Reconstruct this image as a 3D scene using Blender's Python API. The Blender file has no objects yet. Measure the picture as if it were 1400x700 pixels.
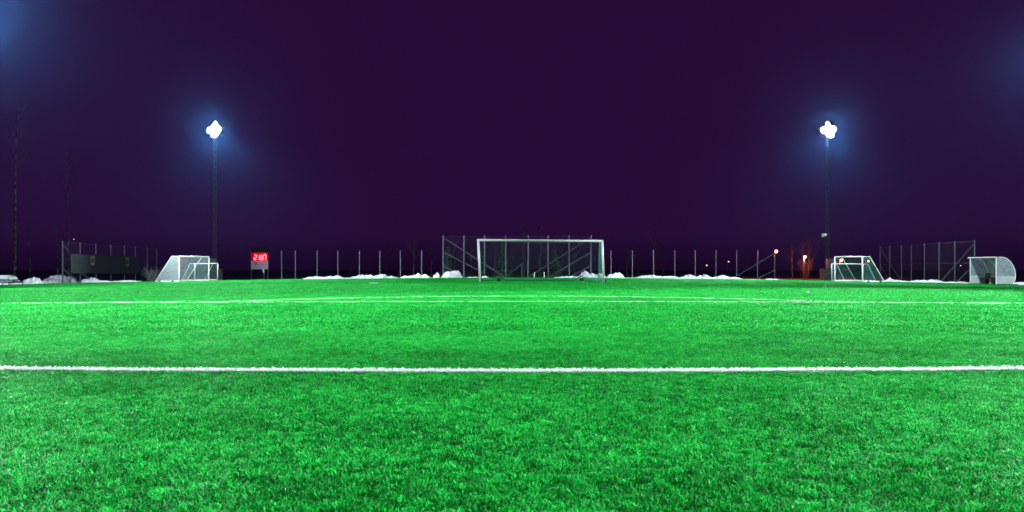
import bpy, bmesh, math, random
from mathutils import Vector, Matrix, noise

SC = bpy.context.scene
COL = SC.collection
R = math.radians
random.seed(7)

# ------------------------------------------------------------------ camera, world, exposure
F, HZ, CH, K = 1015.0, 368.0, 0.73, 0.0003     # focal length (px of the photo), horizon row, eye height, crown of the pitch


def gz(x):
    """height of the grass tips: the pitch falls away gently from its middle line"""
    x = min(abs(x), 45.0)
    return -K * x * x


cam = bpy.data.cameras.new('camera')
cam.sensor_width = 36.0
cam.lens = F * 36.0 / 1400.0
cam.shift_y = 18.0 / 1400.0
cam.clip_start, cam.clip_end = 0.05, 6000.0
cam.dof.use_dof = True
cam.dof.focus_distance = 7.0
cam.dof.aperture_fstop = 4.6
camo = bpy.data.objects.new('camera', cam)
camo.location = (0, 0, CH)
camo.rotation_euler = (R(90), 0, 0)
COL.objects.link(camo)
SC.camera = camo

W = bpy.data.worlds.new('World')
SC.world = W
W.use_nodes = True
nt = W.node_tree
nt.nodes.clear()
wo = nt.nodes.new('ShaderNodeOutputWorld')
bg = nt.nodes.new('ShaderNodeBackground')
tc = nt.nodes.new('ShaderNodeTexCoord')
sx = nt.nodes.new('ShaderNodeSeparateXYZ')
mr = nt.nodes.new('ShaderNodeMapRange')
mr.inputs['From Min'].default_value = -0.005
mr.inputs['From Max'].default_value = 0.045
mx = nt.nodes.new('ShaderNodeMix')
mx.data_type = 'RGBA'
mx.inputs['A'].default_value = (0.0075, 0.0009, 0.0125, 1)
mx.inputs['B'].default_value = (0.0192, 0.0033, 0.0350, 1)
nt.links.new(tc.outputs['Generated'], sx.inputs[0])
nt.links.new(sx.outputs['Z'], mr.inputs['Value'])
nt.links.new(mr.outputs['Result'], mx.inputs['Factor'])
nt.links.new(mx.outputs['Result'], bg.inputs['Color'])
nt.links.new(bg.outputs[0], wo.inputs['Surface'])

SC.view_settings.view_transform = 'Standard'
SC.view_settings.look = 'None'
SC.view_settings.exposure = 0.0
SC.view_settings.gamma = 1.0
SC.view_settings.use_curve_mapping = False
SC.render.engine = 'CYCLES'
cy = SC.cycles
cy.use_denoising = True
cy.max_bounces = 6
cy.diffuse_bounces = 2
cy.glossy_bounces = 2
cy.transmission_bounces = 4
cy.transparent_max_bounces = 12
cy.volume_bounces = 0
cy.sample_clamp_indirect = 3.0
cy.caustics_reflective = False
cy.caustics_refractive = False

FLOOD = 1.0            # one dial for all floodlights
HAZE_DENSITY = 0.00007


# ------------------------------------------------------------------ helpers
def px(u, d, v=None):
    """world point on the sight line of photo column u at depth d; height from photo row v (else grass level)"""
    x = (u - 700.0) / F * d
    z = gz(x) if v is None else CH + (HZ - v) * d / F
    return Vector((x, d, z))


def depth_top(u, v, h):
    """depth at which something h metres tall has its top at photo point (u, v)"""
    d = 20.0
    while d < 140:
        p = px(u, d, v)
        if p.z - gz(p.x) >= h:
            return d
        d += 0.05
    return d


class MB:
    def __init__(self):
        self.v, self.f = [], []

    def add(self, vs, fs):
        o = len(self.v)
        self.v += [tuple(p) for p in vs]
        self.f += [tuple(i + o for i in q) for q in fs]
        return self

    def box(self, c, s, rz=0.0, m=None):
        c = Vector(c)
        ro = Matrix.Rotation(rz, 3, 'Z') if m is None else m
        vs = []
        for sxx in (-.5, .5):
            for sy in (-.5, .5):
                for sz in (-.5, .5):
                    vs.append(c + ro @ Vector((sxx * s[0], sy * s[1], sz * s[2])))
        return self.add(vs, [(0, 1, 3, 2), (4, 6, 7, 5), (0, 4, 5, 1), (2, 3, 7, 6), (0, 2, 6, 4), (1, 5, 7, 3)])

    def tube(self, pts, r, n=6, r2=None, cap=True):
        pts = [Vector(p) for p in pts]
        m = len(pts)
        rings = []
        for i, p in enumerate(pts):
            t = (pts[min(i + 1, m - 1)] - pts[max(i - 1, 0)])
            if t.length < 1e-9:
                t = Vector((0, 0, 1))
            t.normalize()
            a = Vector((0, 0, 1)) if abs(t.z) < 0.9 else Vector((0, 1, 0))
            s = t.cross(a).normalized()
            b = t.cross(s)
            rr = r if r2 is None else r + (r2 - r) * i / max(1, m - 1)
            rings.append([p + s * math.cos(2 * math.pi * k / n) * rr + b * math.sin(2 * math.pi * k / n) * rr for k in range(n)])
        vs = [q for g in rings for q in g]
        fs = []
        for i in range(m - 1):
            for k in range(n):
                k2 = (k + 1) % n
                fs.append((i * n + k, i * n + k2, (i + 1) * n + k2, (i + 1) * n + k))
        if cap and n > 2:
            fs.append(tuple(reversed(range(n))))
            fs.append(tuple((m - 1) * n + k for k in range(n)))
        return self.add(vs, fs)

    def lathe(self, c, axis, prof, n=16):
        """prof = list of (along axis, radius)"""
        c, axis = Vector(c), Vector(axis).normalized()
        a = Vector((0, 0, 1)) if abs(axis.z) < 0.9 else Vector((0, 1, 0))
        s = axis.cross(a).normalized()
        b = axis.cross(s)
        vs, fs = [], []
        for (h, rr) in prof:
            for k in range(n):
                t = 2 * math.pi * k / n
                vs.append(c + axis * h + (s * math.cos(t) + b * math.sin(t)) * rr)
        for i in range(len(prof) - 1):
            for k in range(n):
                k2 = (k + 1) % n
                fs.append((i * n + k, i * n + k2, (i + 1) * n + k2, (i + 1) * n + k))
        fs.append(tuple(reversed(range(n))))
        fs.append(tuple((len(prof) - 1) * n + k for k in range(n)))
        return self.add(vs, fs)

    def prism(self, poly, t):
        """extrude a planar polygon (list of Vectors) by vector t"""
        n = len(poly)
        t = Vector(t)
        vs = list(poly) + [Vector(p) + t for p in poly]
        fs = [tuple(range(n)), tuple(reversed(range(n, 2 * n)))]
        for k in range(n):
            k2 = (k + 1) % n
            fs.append((k, n + k, n + k2, k2))
        return self.add(vs, fs)

    def mesh(self, name, m, smooth=False):
        me = bpy.data.meshes.new(name)
        me.from_pydata(self.v, [], self.f)
        me.materials.append(m)
        if smooth:
            me.polygons.foreach_set('use_smooth', [True] * len(me.polygons))
        me.update()
        return me

    def build(self, name, m, parent=None, smooth=False, kind=None, label=None):
        o = bpy.data.objects.new(name, self.mesh(name, m, smooth))
        COL.objects.link(o)
        if parent is not None:
            set_parent(o, parent)
        if kind:
            o['kind'] = kind
        if label:
            o['label'] = label
        return o


def set_parent(o, p):
    """geometry is written in world coordinates; only the thing's empty carries an offset"""
    o.parent = p
    if p.type == 'EMPTY':
        o.matrix_parent_inverse = Matrix.Translation(-p.location)


def thing(name, label, cat, loc, group=None):
    o = bpy.data.objects.new(name, None)
    o.empty_display_size = 0.3
    o.location = loc
    COL.objects.link(o)
    return tag(o, label, cat, group)


def tag(o, label, cat, group=None):
    o['label'] = label
    o['category'] = cat
    if group:
        o['group'] = group
    return o


# ------------------------------------------------------------------ materials
def mat(name, col, rough=0.6, metal=0.0, spec=0.4, nscale=0.0, namt=0.15, bump=0.0, bscale=None, col2=None):
    m = bpy.data.materials.new(name)
    m.use_nodes = True
    t = m.node_tree
    b = t.nodes['Principled BSDF']
    b.inputs['Base Color'].default_value = (*col, 1)
    b.inputs['Roughness'].default_value = rough
    b.inputs['Metallic'].default_value = metal
    b.inputs['Specular IOR Level'].default_value = spec
    if nscale:
        g = t.nodes.new('ShaderNodeNewGeometry')
        n = t.nodes.new('ShaderNodeTexNoise')
        n.inputs['Scale'].default_value = nscale
        n.inputs['Detail'].default_value = 6
        n.inputs['Roughness'].default_value = 0.65
        t.links.new(g.outputs['Position'], n.inputs['Vector'])
        r = t.nodes.new('ShaderNodeMix')
        r.data_type = 'RGBA'
        c2 = col2 or tuple(min(1, c * (1 + 2.2 * namt)) for c in col)
        c1 = col if col2 else tuple(c * (1 - 2.2 * namt) for c in col)
        r.inputs['A'].default_value = (*c1, 1)
        r.inputs['B'].default_value = (*c2, 1)
        mp = t.nodes.new('ShaderNodeMapRange')
        mp.inputs['From Min'].default_value = 0.3
        mp.inputs['From Max'].default_value = 0.7
        t.links.new(n.outputs['Fac'], mp.inputs['Value'])
        t.links.new(mp.outputs['Result'], r.inputs['Factor'])
        t.links.new(r.outputs['Result'], b.inputs['Base Color'])
        if bump:
            n2 = n
            if bscale:
                n2 = t.nodes.new('ShaderNodeTexNoise')
                n2.inputs['Scale'].default_value = bscale
                n2.inputs['Detail'].default_value = 5
                t.links.new(g.outputs['Position'], n2.inputs['Vector'])
            bp = t.nodes.new('ShaderNodeBump')
            bp.inputs['Strength'].default_value = bump
            bp.inputs['Distance'].default_value = 0.05
            t.links.new(n2.outputs['Fac'], bp.inputs['Height'])
            t.links.new(bp.outputs[0], b.inputs['Normal'])
    return m


def emit(name, col, s):
    m = bpy.data.materials.new(name)
    m.use_nodes = True
    t = m.node_tree
    b = t.nodes['Principled BSDF']
    b.inputs['Base Color'].default_value = (0.3, 0.3, 0.3, 1)
    b.inputs['Emission Color'].default_value = (*col, 1)
    b.inputs['Emission Strength'].default_value = s
    return m


def sheer(name, col, alpha, rough=0.5):
    """thin translucent sheet: part of the light goes straight through, the rest is scattered"""
    m = bpy.data.materials.new(name)
    m.use_nodes = True
    t = m.node_tree
    b = t.nodes['Principled BSDF']
    b.inputs['Roughness'].default_value = rough
    g = t.nodes.new('ShaderNodeNewGeometry')
    n = t.nodes.new('ShaderNodeTexNoise')
    n.inputs['Scale'].default_value = 9.0
    n.inputs['Detail'].default_value = 7
    t.links.new(g.outputs['Position'], n.inputs['Vector'])
    r = t.nodes.new('ShaderNodeMix')
    r.data_type = 'RGBA'
    r.inputs['A'].default_value = (*[c * 0.55 for c in col], 1)
    r.inputs['B'].default_value = (*[min(1, c * 1.35) for c in col], 1)
    t.links.new(n.outputs['Fac'], r.inputs['Factor'])
    t.links.new(r.outputs['Result'], b.inputs['Base Color'])
    mp = t.nodes.new('ShaderNodeMapRange')
    mp.inputs['From Min'].default_value = 0.3
    mp.inputs['From Max'].default_value = 0.7
    mp.inputs['To Min'].default_value = alpha - 0.12
    mp.inputs['To Max'].default_value = alpha + 0.12
    t.links.new(n.outputs['Fac'], mp.inputs['Value'])
    t.links.new(mp.outputs['Result'], b.inputs['Alpha'])
    return m


def turf_mat(name, white=False):
    m = bpy.data.materials.new(name)
    m.use_nodes = True
    t = m.node_tree
    b = t.nodes['Principled BSDF']
    out = t.nodes['Material Output']
    b.inputs['Roughness'].default_value = 0.42
    b.inputs['Specular IOR Level'].default_value = 0.05
    g = t.nodes.new('ShaderNodeNewGeometry')
    tr = t.nodes.new('ShaderNodeBsdfTranslucent')
    mixs = t.nodes.new('ShaderNodeMixShader')
    mixs.inputs[0].default_value = 0.48 if white else 0.30
    if white:
        b.inputs['Base Color'].default_value = (0.93, 0.94, 0.93, 1)
        tr.inputs['Color'].default_value = (0.93, 0.94, 0.93, 1)
    else:
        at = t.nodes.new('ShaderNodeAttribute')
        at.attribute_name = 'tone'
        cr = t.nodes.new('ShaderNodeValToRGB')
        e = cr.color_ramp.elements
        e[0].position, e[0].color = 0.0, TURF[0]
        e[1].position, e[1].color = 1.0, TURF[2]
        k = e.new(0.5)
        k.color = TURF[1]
        n = t.nodes.new('ShaderNodeTexNoise')          # random lighter and darker patches of the pile
        n.inputs['Scale'].default_value = 1.0
        n.inputs['Detail'].default_value = 5
        n.inputs['Roughness'].default_value = 0.6
        mpg = t.nodes.new('ShaderNodeMapping')
        mpg.inputs['Scale'].default_value = (0.55, 0.9, 0.5)
        t.links.new(g.outputs['Position'], mpg.inputs['Vector'])
        t.links.new(mpg.outputs[0], n.inputs['Vector'])
        mp = t.nodes.new('ShaderNodeMapRange')
        mp.inputs['From Min'].default_value = 0.32
        mp.inputs['From Max'].default_value = 0.68
        mp.inputs['To Min'].default_value = -0.13
        mp.inputs['To Max'].default_value = 0.13
        t.links.new(n.outputs['Fac'], mp.inputs['Value'])
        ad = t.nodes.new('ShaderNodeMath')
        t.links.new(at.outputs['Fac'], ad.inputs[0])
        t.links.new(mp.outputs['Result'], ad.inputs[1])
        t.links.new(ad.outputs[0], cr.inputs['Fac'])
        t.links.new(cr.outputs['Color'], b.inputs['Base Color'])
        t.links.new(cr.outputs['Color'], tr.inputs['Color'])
    t.links.new(b.outputs[0], mixs.inputs[1])
    t.links.new(tr.outputs[0], mixs.inputs[2])
    t.links.new(mixs.outputs[0], out.inputs['Surface'])
    return m


def birch_mat():
    m = bpy.data.materials.new('birch_bark')
    m.use_nodes = True
    t = m.node_tree
    b = t.nodes['Principled BSDF']
    b.inputs['Roughness'].default_value = 0.8
    g = t.nodes.new('ShaderNodeNewGeometry')
    mpg = t.nodes.new('ShaderNodeMapping')
    mpg.inputs['Scale'].default_value = (2.0, 2.0, 3.2)
    n = t.nodes.new('ShaderNodeTexNoise')
    n.inputs['Scale'].default_value = 1.0
    n.inputs['Detail'].default_value = 4
    t.links.new(g.outputs['Position'], mpg.inputs['Vector'])
    t.links.new(mpg.outputs[0], n.inputs['Vector'])
    cr = t.nodes.new('ShaderNodeValToRGB')
    e = cr.color_ramp.elements
    e[0].position, e[0].color = 0.44, (0.035, 0.03, 0.035, 1)
    e[1].position, e[1].color = 0.60, (0.30, 0.30, 0.30, 1)
    t.links.new(n.outputs['Fac'], cr.inputs['Fac'])
    t.links.new(cr.outputs['Color'], b.inputs['Base Color'])
    return m


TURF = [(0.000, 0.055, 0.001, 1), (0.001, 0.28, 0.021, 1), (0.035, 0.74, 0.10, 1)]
M = {
    'turf': turf_mat('turf_fibre'),
    'line': turf_mat('white_fibre', True),
    'infill': mat('turf_backing', (0.004, 0.13, 0.018), 0.8, nscale=30, namt=0.3),
    'ground': mat('dark_asphalt', (0.020, 0.019, 0.022), 0.9, nscale=0.6, namt=0.3, bump=0.3, bscale=8),
    'white': mat('white_paint', (0.88, 0.89, 0.89), 0.35, nscale=5, namt=0.03),
    'steel': mat('galvanised_steel', (0.068, 0.084, 0.105), 0.5, 0.2, nscale=4, namt=0.15),
    'mast': mat('weathered_mast_steel', (0.04, 0.05, 0.07), 0.6, 0.2, nscale=3, namt=0.25),
    'wire': mat('fence_wire', (0.06, 0.075, 0.085), 0.5, 0.2, nscale=6, namt=0.1),
    'net_white': mat('white_net_cord', (0.46, 0.53, 0.58), 0.8),
    'net_green': mat('green_net_cord', (0.06, 0.26, 0.22), 0.8),
    'frame_green': mat('dark_green_tube', (0.02, 0.16, 0.12), 0.5, nscale=5, namt=0.1),
    'rubber': mat('black_rubber', (0.015, 0.015, 0.016), 0.6, nscale=20, namt=0.2),
    'snow': mat('snow', (0.60, 0.65, 0.71), 0.85, nscale=2.6, col2=(0.82, 0.87, 0.92), bump=0.8, bscale=7),
    'dirty_snow': mat('dirty_snow', (0.20, 0.215, 0.24), 0.9, nscale=2.4, col2=(0.68, 0.73, 0.80), bump=0.9, bscale=7),
    'bark': mat('dark_bark', (0.016, 0.02, 0.016), 0.9, nscale=3, namt=0.3),
    'birch': birch_mat(),
    'needle': mat('spruce_needles', (0.02, 0.045, 0.03), 0.8, nscale=2, namt=0.3),
    'twig': mat('frosted_twig', (0.16, 0.17, 0.18), 0.8, nscale=6, namt=0.3),
    'dark': mat('dark_plastic', (0.02, 0.02, 0.023), 0.5, nscale=10, namt=0.2),
    'black': mat('matt_black_board', (0.006, 0.006, 0.008), 0.8, 0.0, 0.05, nscale=10, namt=0.2),
    'led_panel': mat('red_glow_panel', (0.40, 0.0, 0.008), 0.5, 0.0, 0.05, nscale=6, namt=0.1),  # red base colour stands in for the glow of the digits
    'sign': mat('white_sign_board', (0.19, 0.215, 0.28), 0.5, nscale=4, namt=0.04),
    'ink': mat('dark_blue_print', (0.03, 0.04, 0.10), 0.6),
    'ink_red': mat('dark_red_print', (0.35, 0.05, 0.07), 0.6),
    'banner': mat('dark_green_mesh_cloth', (0.010, 0.018, 0.016), 0.8, nscale=5, col2=(0.020, 0.027, 0.032), bump=0.3, bscale=20),
    'yellow': mat('yellow_print', (0.16, 0.14, 0.02), 0.7),
    'blue': mat('blue_print', (0.025, 0.08, 0.24), 0.7),
    'wood': mat('weathered_wood', (0.20, 0.18, 0.16), 0.8, nscale=8, namt=0.2),
    'concrete': mat('concrete', (0.07, 0.07, 0.068), 0.9, nscale=5, namt=0.25, bump=0.4),
    'poly': sheer('clouded_polycarbonate', (0.40, 0.49, 0.54), 0.55, 0.35),
    'panel_white': mat('white_panel', (0.52, 0.58, 0.58), 0.45, nscale=3, namt=0.06),
    'lens': emit('lit_floodlight_glass', (0.95, 0.93, 1.0), 60.0),
    'led': emit('lit_red_digits', (1.0, 0.06, 0.09), 14.0),
    'sodium': emit('lit_sodium_lamp', (1.0, 0.13, 0.05), 22.0),
    'warm': emit('lit_warm_lamp', (1.0, 0.50, 0.22), 2.5),
}

# ------------------------------------------------------------------ the setting: ground and turf
EDGE = [(-34.8, 55.0), (-34.0, 57.6), (-28.8, 58.7), (-24, 61.0), (-19, 62.7), (-8, 64.3), (0, 64.6), (8, 64.4),
        (19, 63.0), (24, 61.2), (29, 59.0), (34.0, 57.3), (34.8, 55.0)]


def far_edge(x):
    for (a, ya), (b, yb) in zip(EDGE, EDGE[1:]):
        if a <= x <= b:
            return ya + (yb - ya) * (x - a) / (b - a)
    return -99.0


def sheet(name, xs, ys_of, dz, m):
    mb = MB()
    cols = [[(x, y, gz(x) + dz) for y in ys_of(x)] for x in xs]
    n = len(cols[0])
    mb.v = [p for c in cols for p in c]
    for i in range(len(cols) - 1):
        for j in range(n - 1):
            mb.f.append((i * n + j, (i + 1) * n + j, (i + 1) * n + j + 1, i * n + j + 1))
    o = mb.build(name, m, smooth=True)
    o['kind'] = 'structure'
    return o


sheet('ground', [-900, -300, -120] + [-45 + 3 * i for i in range(31)] + [120, 300, 900],
      lambda x: [-60, 0, 20, 40, 60, 80, 120, 200, 400, 900], -0.11, M['ground'])
txs = [-34.8 + 69.6 * i / 60 for i in range(61)]
sheet('turf_base', txs, lambda x: [-12 + (far_edge(x) + 12) * j / 40 for j in range(41)], -0.020, M['infill'])


def fibre_patch(name, size, count, width, length, rng, m, strip=None, lift=0.0, upright=0.0):
    """a tuft patch: bent ribbons of plastic fibre; strip = list of (x, y, z) root points instead of a square"""
    vs, fs, tone = [], [], []
    for i in range(count):
        if strip is None:
            x, y, z = rng.uniform(-size / 2, size / 2), rng.uniform(-size / 2, size / 2), -0.018
        else:
            x, y, z = strip[i]
        cl = 0.0 if strip else noise.noise(Vector((x * 13, y * 13, size * 3.1)))
        cl2 = noise.noise(Vector((x * 3.1, y * 3.1, size * 5.7 + 9)))
        az = rng.uniform(0, 2 * math.pi)
        L = length * rng.uniform(0.65, 1.3) * (1 + 0.6 * cl)
        lean = (rng.uniform(0.4, 1.45) + 0.15 * cl2) * (1 - upright)
        w = width * rng.uniform(0.7, 1.2)
        dx, dy = math.cos(az), math.sin(az)
        tw = az + rng.uniform(0.9, 2.2)
        sx_, sy_ = math.cos(tw) * w / 2, math.sin(tw) * w / 2
        a1, a2 = lean * 0.45, min(1.5, lean * 1.25)
        h1 = Vector((dx * math.sin(a1), dy * math.sin(a1), math.cos(a1))) * (L * 0.55)
        h2 = h1 + Vector((dx * math.sin(a2), dy * math.sin(a2), math.cos(a2))) * (L * 0.5)
        k = len(vs)
        vs += [(x - sx_, y - sy_, z), (x + sx_, y + sy_, z),
               (x + h1.x - sx_ * .9, y + h1.y - sy_ * .9, z + h1.z + lift), (x + h1.x + sx_ * .9, y + h1.y + sy_ * .9, z + h1.z + lift),
               (x + h2.x - sx_ * .35, y + h2.y - sy_ * .35, z + h2.z + lift), (x + h2.x + sx_ * .35, y + h2.y + sy_ * .35, z + h2.z + lift)]
        fs += [(k, k + 1, k + 3, k + 2), (k + 2, k + 3, k + 5, k + 4)]
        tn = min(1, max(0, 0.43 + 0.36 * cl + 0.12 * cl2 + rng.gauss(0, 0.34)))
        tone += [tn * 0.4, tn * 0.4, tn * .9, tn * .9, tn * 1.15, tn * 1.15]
    me = bpy.data.meshes.new(name)
    me.from_pydata(vs, [], fs)
    a = me.attributes.new('tone', 'FLOAT', 'POINT')
    a.data.foreach_set('value', tone)
    me.materials.append(m)
    me.update()
    return bpy.data.objects.new(name, me)


def build_turf():
    rng = random.Random(3)
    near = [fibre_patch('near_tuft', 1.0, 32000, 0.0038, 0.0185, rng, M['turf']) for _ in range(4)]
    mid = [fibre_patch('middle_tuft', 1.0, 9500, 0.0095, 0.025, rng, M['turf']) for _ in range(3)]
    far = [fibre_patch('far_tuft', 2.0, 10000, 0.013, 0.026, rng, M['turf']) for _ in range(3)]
    pts, var, rot = [], [], []
    y = -3.5
    while y < 9.5:
        x = -12.5
        while x < 13:
            if abs(x) < y * 0.75 + 5:
                pts.append((x, y, gz(x)))
                var.append(rng.randrange(4))
                rot.append(rng.randrange(4) * math.pi / 2)
            x += 1.0
        y += 1.0
    y = 9.5
    while y < 22.5:
        x = -22
        while x < 22.5:
            if abs(x) < y * 0.75 + 5:
                pts.append((x, y, gz(x)))
                var.append(4 + rng.randrange(3))
                rot.append(rng.randrange(4) * math.pi / 2)
            x += 1.0
        y += 1.0
    y = 23.0
    while y < 65:
        x = -34
        while x <= 34.01:
            if y + 0.8 < far_edge(max(-34.7, min(34.7, x))) and abs(x) < y * 0.75 + 6:
                pts.append((x, y, gz(x)))
                var.append(7 + rng.randrange(3))
                rot.append(rng.randrange(4) * math.pi / 2)
            x += 2.0
        y += 2.0
    me = bpy.data.meshes.new('artificial_turf')
    me.from_pydata(pts, [], [])
    a = me.attributes.new('var', 'INT', 'POINT')
    a.data.foreach_set('value', var)
    a = me.attributes.new('rot', 'FLOAT', 'POINT')
    a.data.foreach_set('value', rot)
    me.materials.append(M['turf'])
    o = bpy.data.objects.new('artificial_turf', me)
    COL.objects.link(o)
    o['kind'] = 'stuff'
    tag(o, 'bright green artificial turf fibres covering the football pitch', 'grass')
    ng = bpy.data.node_groups.new('turf_scatter', 'GeometryNodeTree')
    ng.interface.new_socket('Geometry', in_out='INPUT', socket_type='NodeSocketGeometry')
    ng.interface.new_socket('Geometry', in_out='OUTPUT', socket_type='NodeSocketGeometry')
    N = ng.nodes.new
    gi, go = N('NodeGroupInput'), N('NodeGroupOutput')
    iop = N('GeometryNodeInstanceOnPoints')
    join = N('GeometryNodeJoinGeometry')
    infos = []
    for p in near + mid + far:
        oi = N('GeometryNodeObjectInfo')
        oi.inputs['Object'].default_value = p
        oi.inputs['As Instance'].default_value = False
        g2 = N('GeometryNodeGeometryToInstance')
        ng.links.new(oi.outputs['Geometry'], g2.inputs[0])
        infos.append(g2)
    for g2 in reversed(infos):                     # a multi-input socket stacks the newest link first
        ng.links.new(g2.outputs[0], join.inputs[0])
    av = N('GeometryNodeInputNamedAttribute')
    av.data_type = 'INT'
    av.inputs['Name'].default_value = 'var'
    ar = N('GeometryNodeInputNamedAttribute')
    ar.data_type = 'FLOAT'
    ar.inputs['Name'].default_value = 'rot'
    cx = N('ShaderNodeCombineXYZ')
    ng.links.new(ar.outputs['Attribute'], cx.inputs['Z'])
    ng.links.new(gi.outputs[0], iop.inputs['Points'])
    ng.links.new(join.outputs[0], iop.inputs['Instance'])
    iop.inputs['Pick Instance'].default_value = True
    ng.links.new(av.outputs['Attribute'], iop.inputs['Instance Index'])
    ng.links.new(cx.outputs[0], iop.inputs['Rotation'])
    ng.links.new(iop.outputs[0], go.inputs[0])
    md = o.modifiers.new('scatter', 'NODES')
    md.node_group = ng


build_turf()


def turf_line(name, path, width, dens, fw, fl, lift=0.008, patchy=0.0, up=0.0):
    """a line of white fibres tufted into the turf along path [(x, y)...]"""
    rng = random.Random(hash(name) % 1000 if False else len(name) * 17 + len(path))
    roots = []
    for (x0, y0), (x1, y1) in zip(path, path[1:]):
        L = math.hypot(x1 - x0, y1 - y0)
        nx, ny = -(y1 - y0) / L, (x1 - x0) / L
        for _ in range(int(L * width * dens)):
            t, s = rng.random(), rng.uniform(-.5, .5)
            x, y = x0 + (x1 - x0) * t, y0 + (y1 - y0) * t
            if patchy and noise.noise(Vector((x * 1.3, y * 1.3, 4))) < patchy - 0.6:
                continue
            wob = 0.014 * noise.noise(Vector((x * 2.3, y * 2.3, 1)))
            roots.append((x + nx * (s * width + wob), y + ny * (s * width + wob), gz(x) - 0.026))
    o = fibre_patch(name, 1.0, len(roots), fw, fl, rng, M['line'], roots, lift, up)
    COL.objects.link(o)
    o['kind'] = 'structure'
    return o


turf_line('near_pitch_line', [(x * .5, 5.34 + 0.0115 * (x * .5) ** 2) for x in range(-18, 19)], 0.085, 24000, 0.0075, 0.030, 0.012, up=-0.1)
turf_line('penalty_area_line', [(x * 1.0, 16.7) for x in range(-20, 21)], 0.095, 8000, 0.011, 0.028, 0.008)
turf_line('penalty_arc_line', [(0.4 + 9.15 * math.sin(R(a)), 10.9 + 9.15 * math.cos(R(a))) for a in range(-51, 52, 3)], 0.095, 8000, 0.011, 0.028, 0.008)
turf_line('far_goal_line', [(-7.2 + i, 39.9) for i in range(16)], 0.14, 1300, 0.015, 0.028, 0.0, 0.5)
turf_line('corner_dash_line', [px(1344, 44).xy, px(1363, 44).xy], 0.25, 1500, 0.02, 0.030, 0.0)
turf_line('side_dash_line', [px(1272, 47).xy, px(1288, 47).xy], 0.2, 1200, 0.02, 0.030, 0.0, 0.45)
turf_line('spot_mark_line', [px(505, 39.9).xy, px(517, 39.9).xy], 0.35, 2500, 0.02, 0.030, 0.012)


# ------------------------------------------------------------------ floodlight masts
def spot(parent, loc, target, power, half, blend, radius=0.25, col=(0.82, 0.96, 1.0)):
    li = bpy.data.lights.new('lamp_light', 'SPOT')
    li.energy = power
    li.color = col
    li.spot_size = 2 * R(half)
    li.spot_blend = blend
    li.shadow_soft_size = radius
    o = bpy.data.objects.new('lamp_light', li)
    d = (Vector(target) - Vector(loc)).normalized()
    COL.objects.link(o)
    o.location = loc
    o.rotation_euler = d.to_track_quat('-Z', 'Y').to_euler()
    set_parent(o, parent)
    return o


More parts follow.
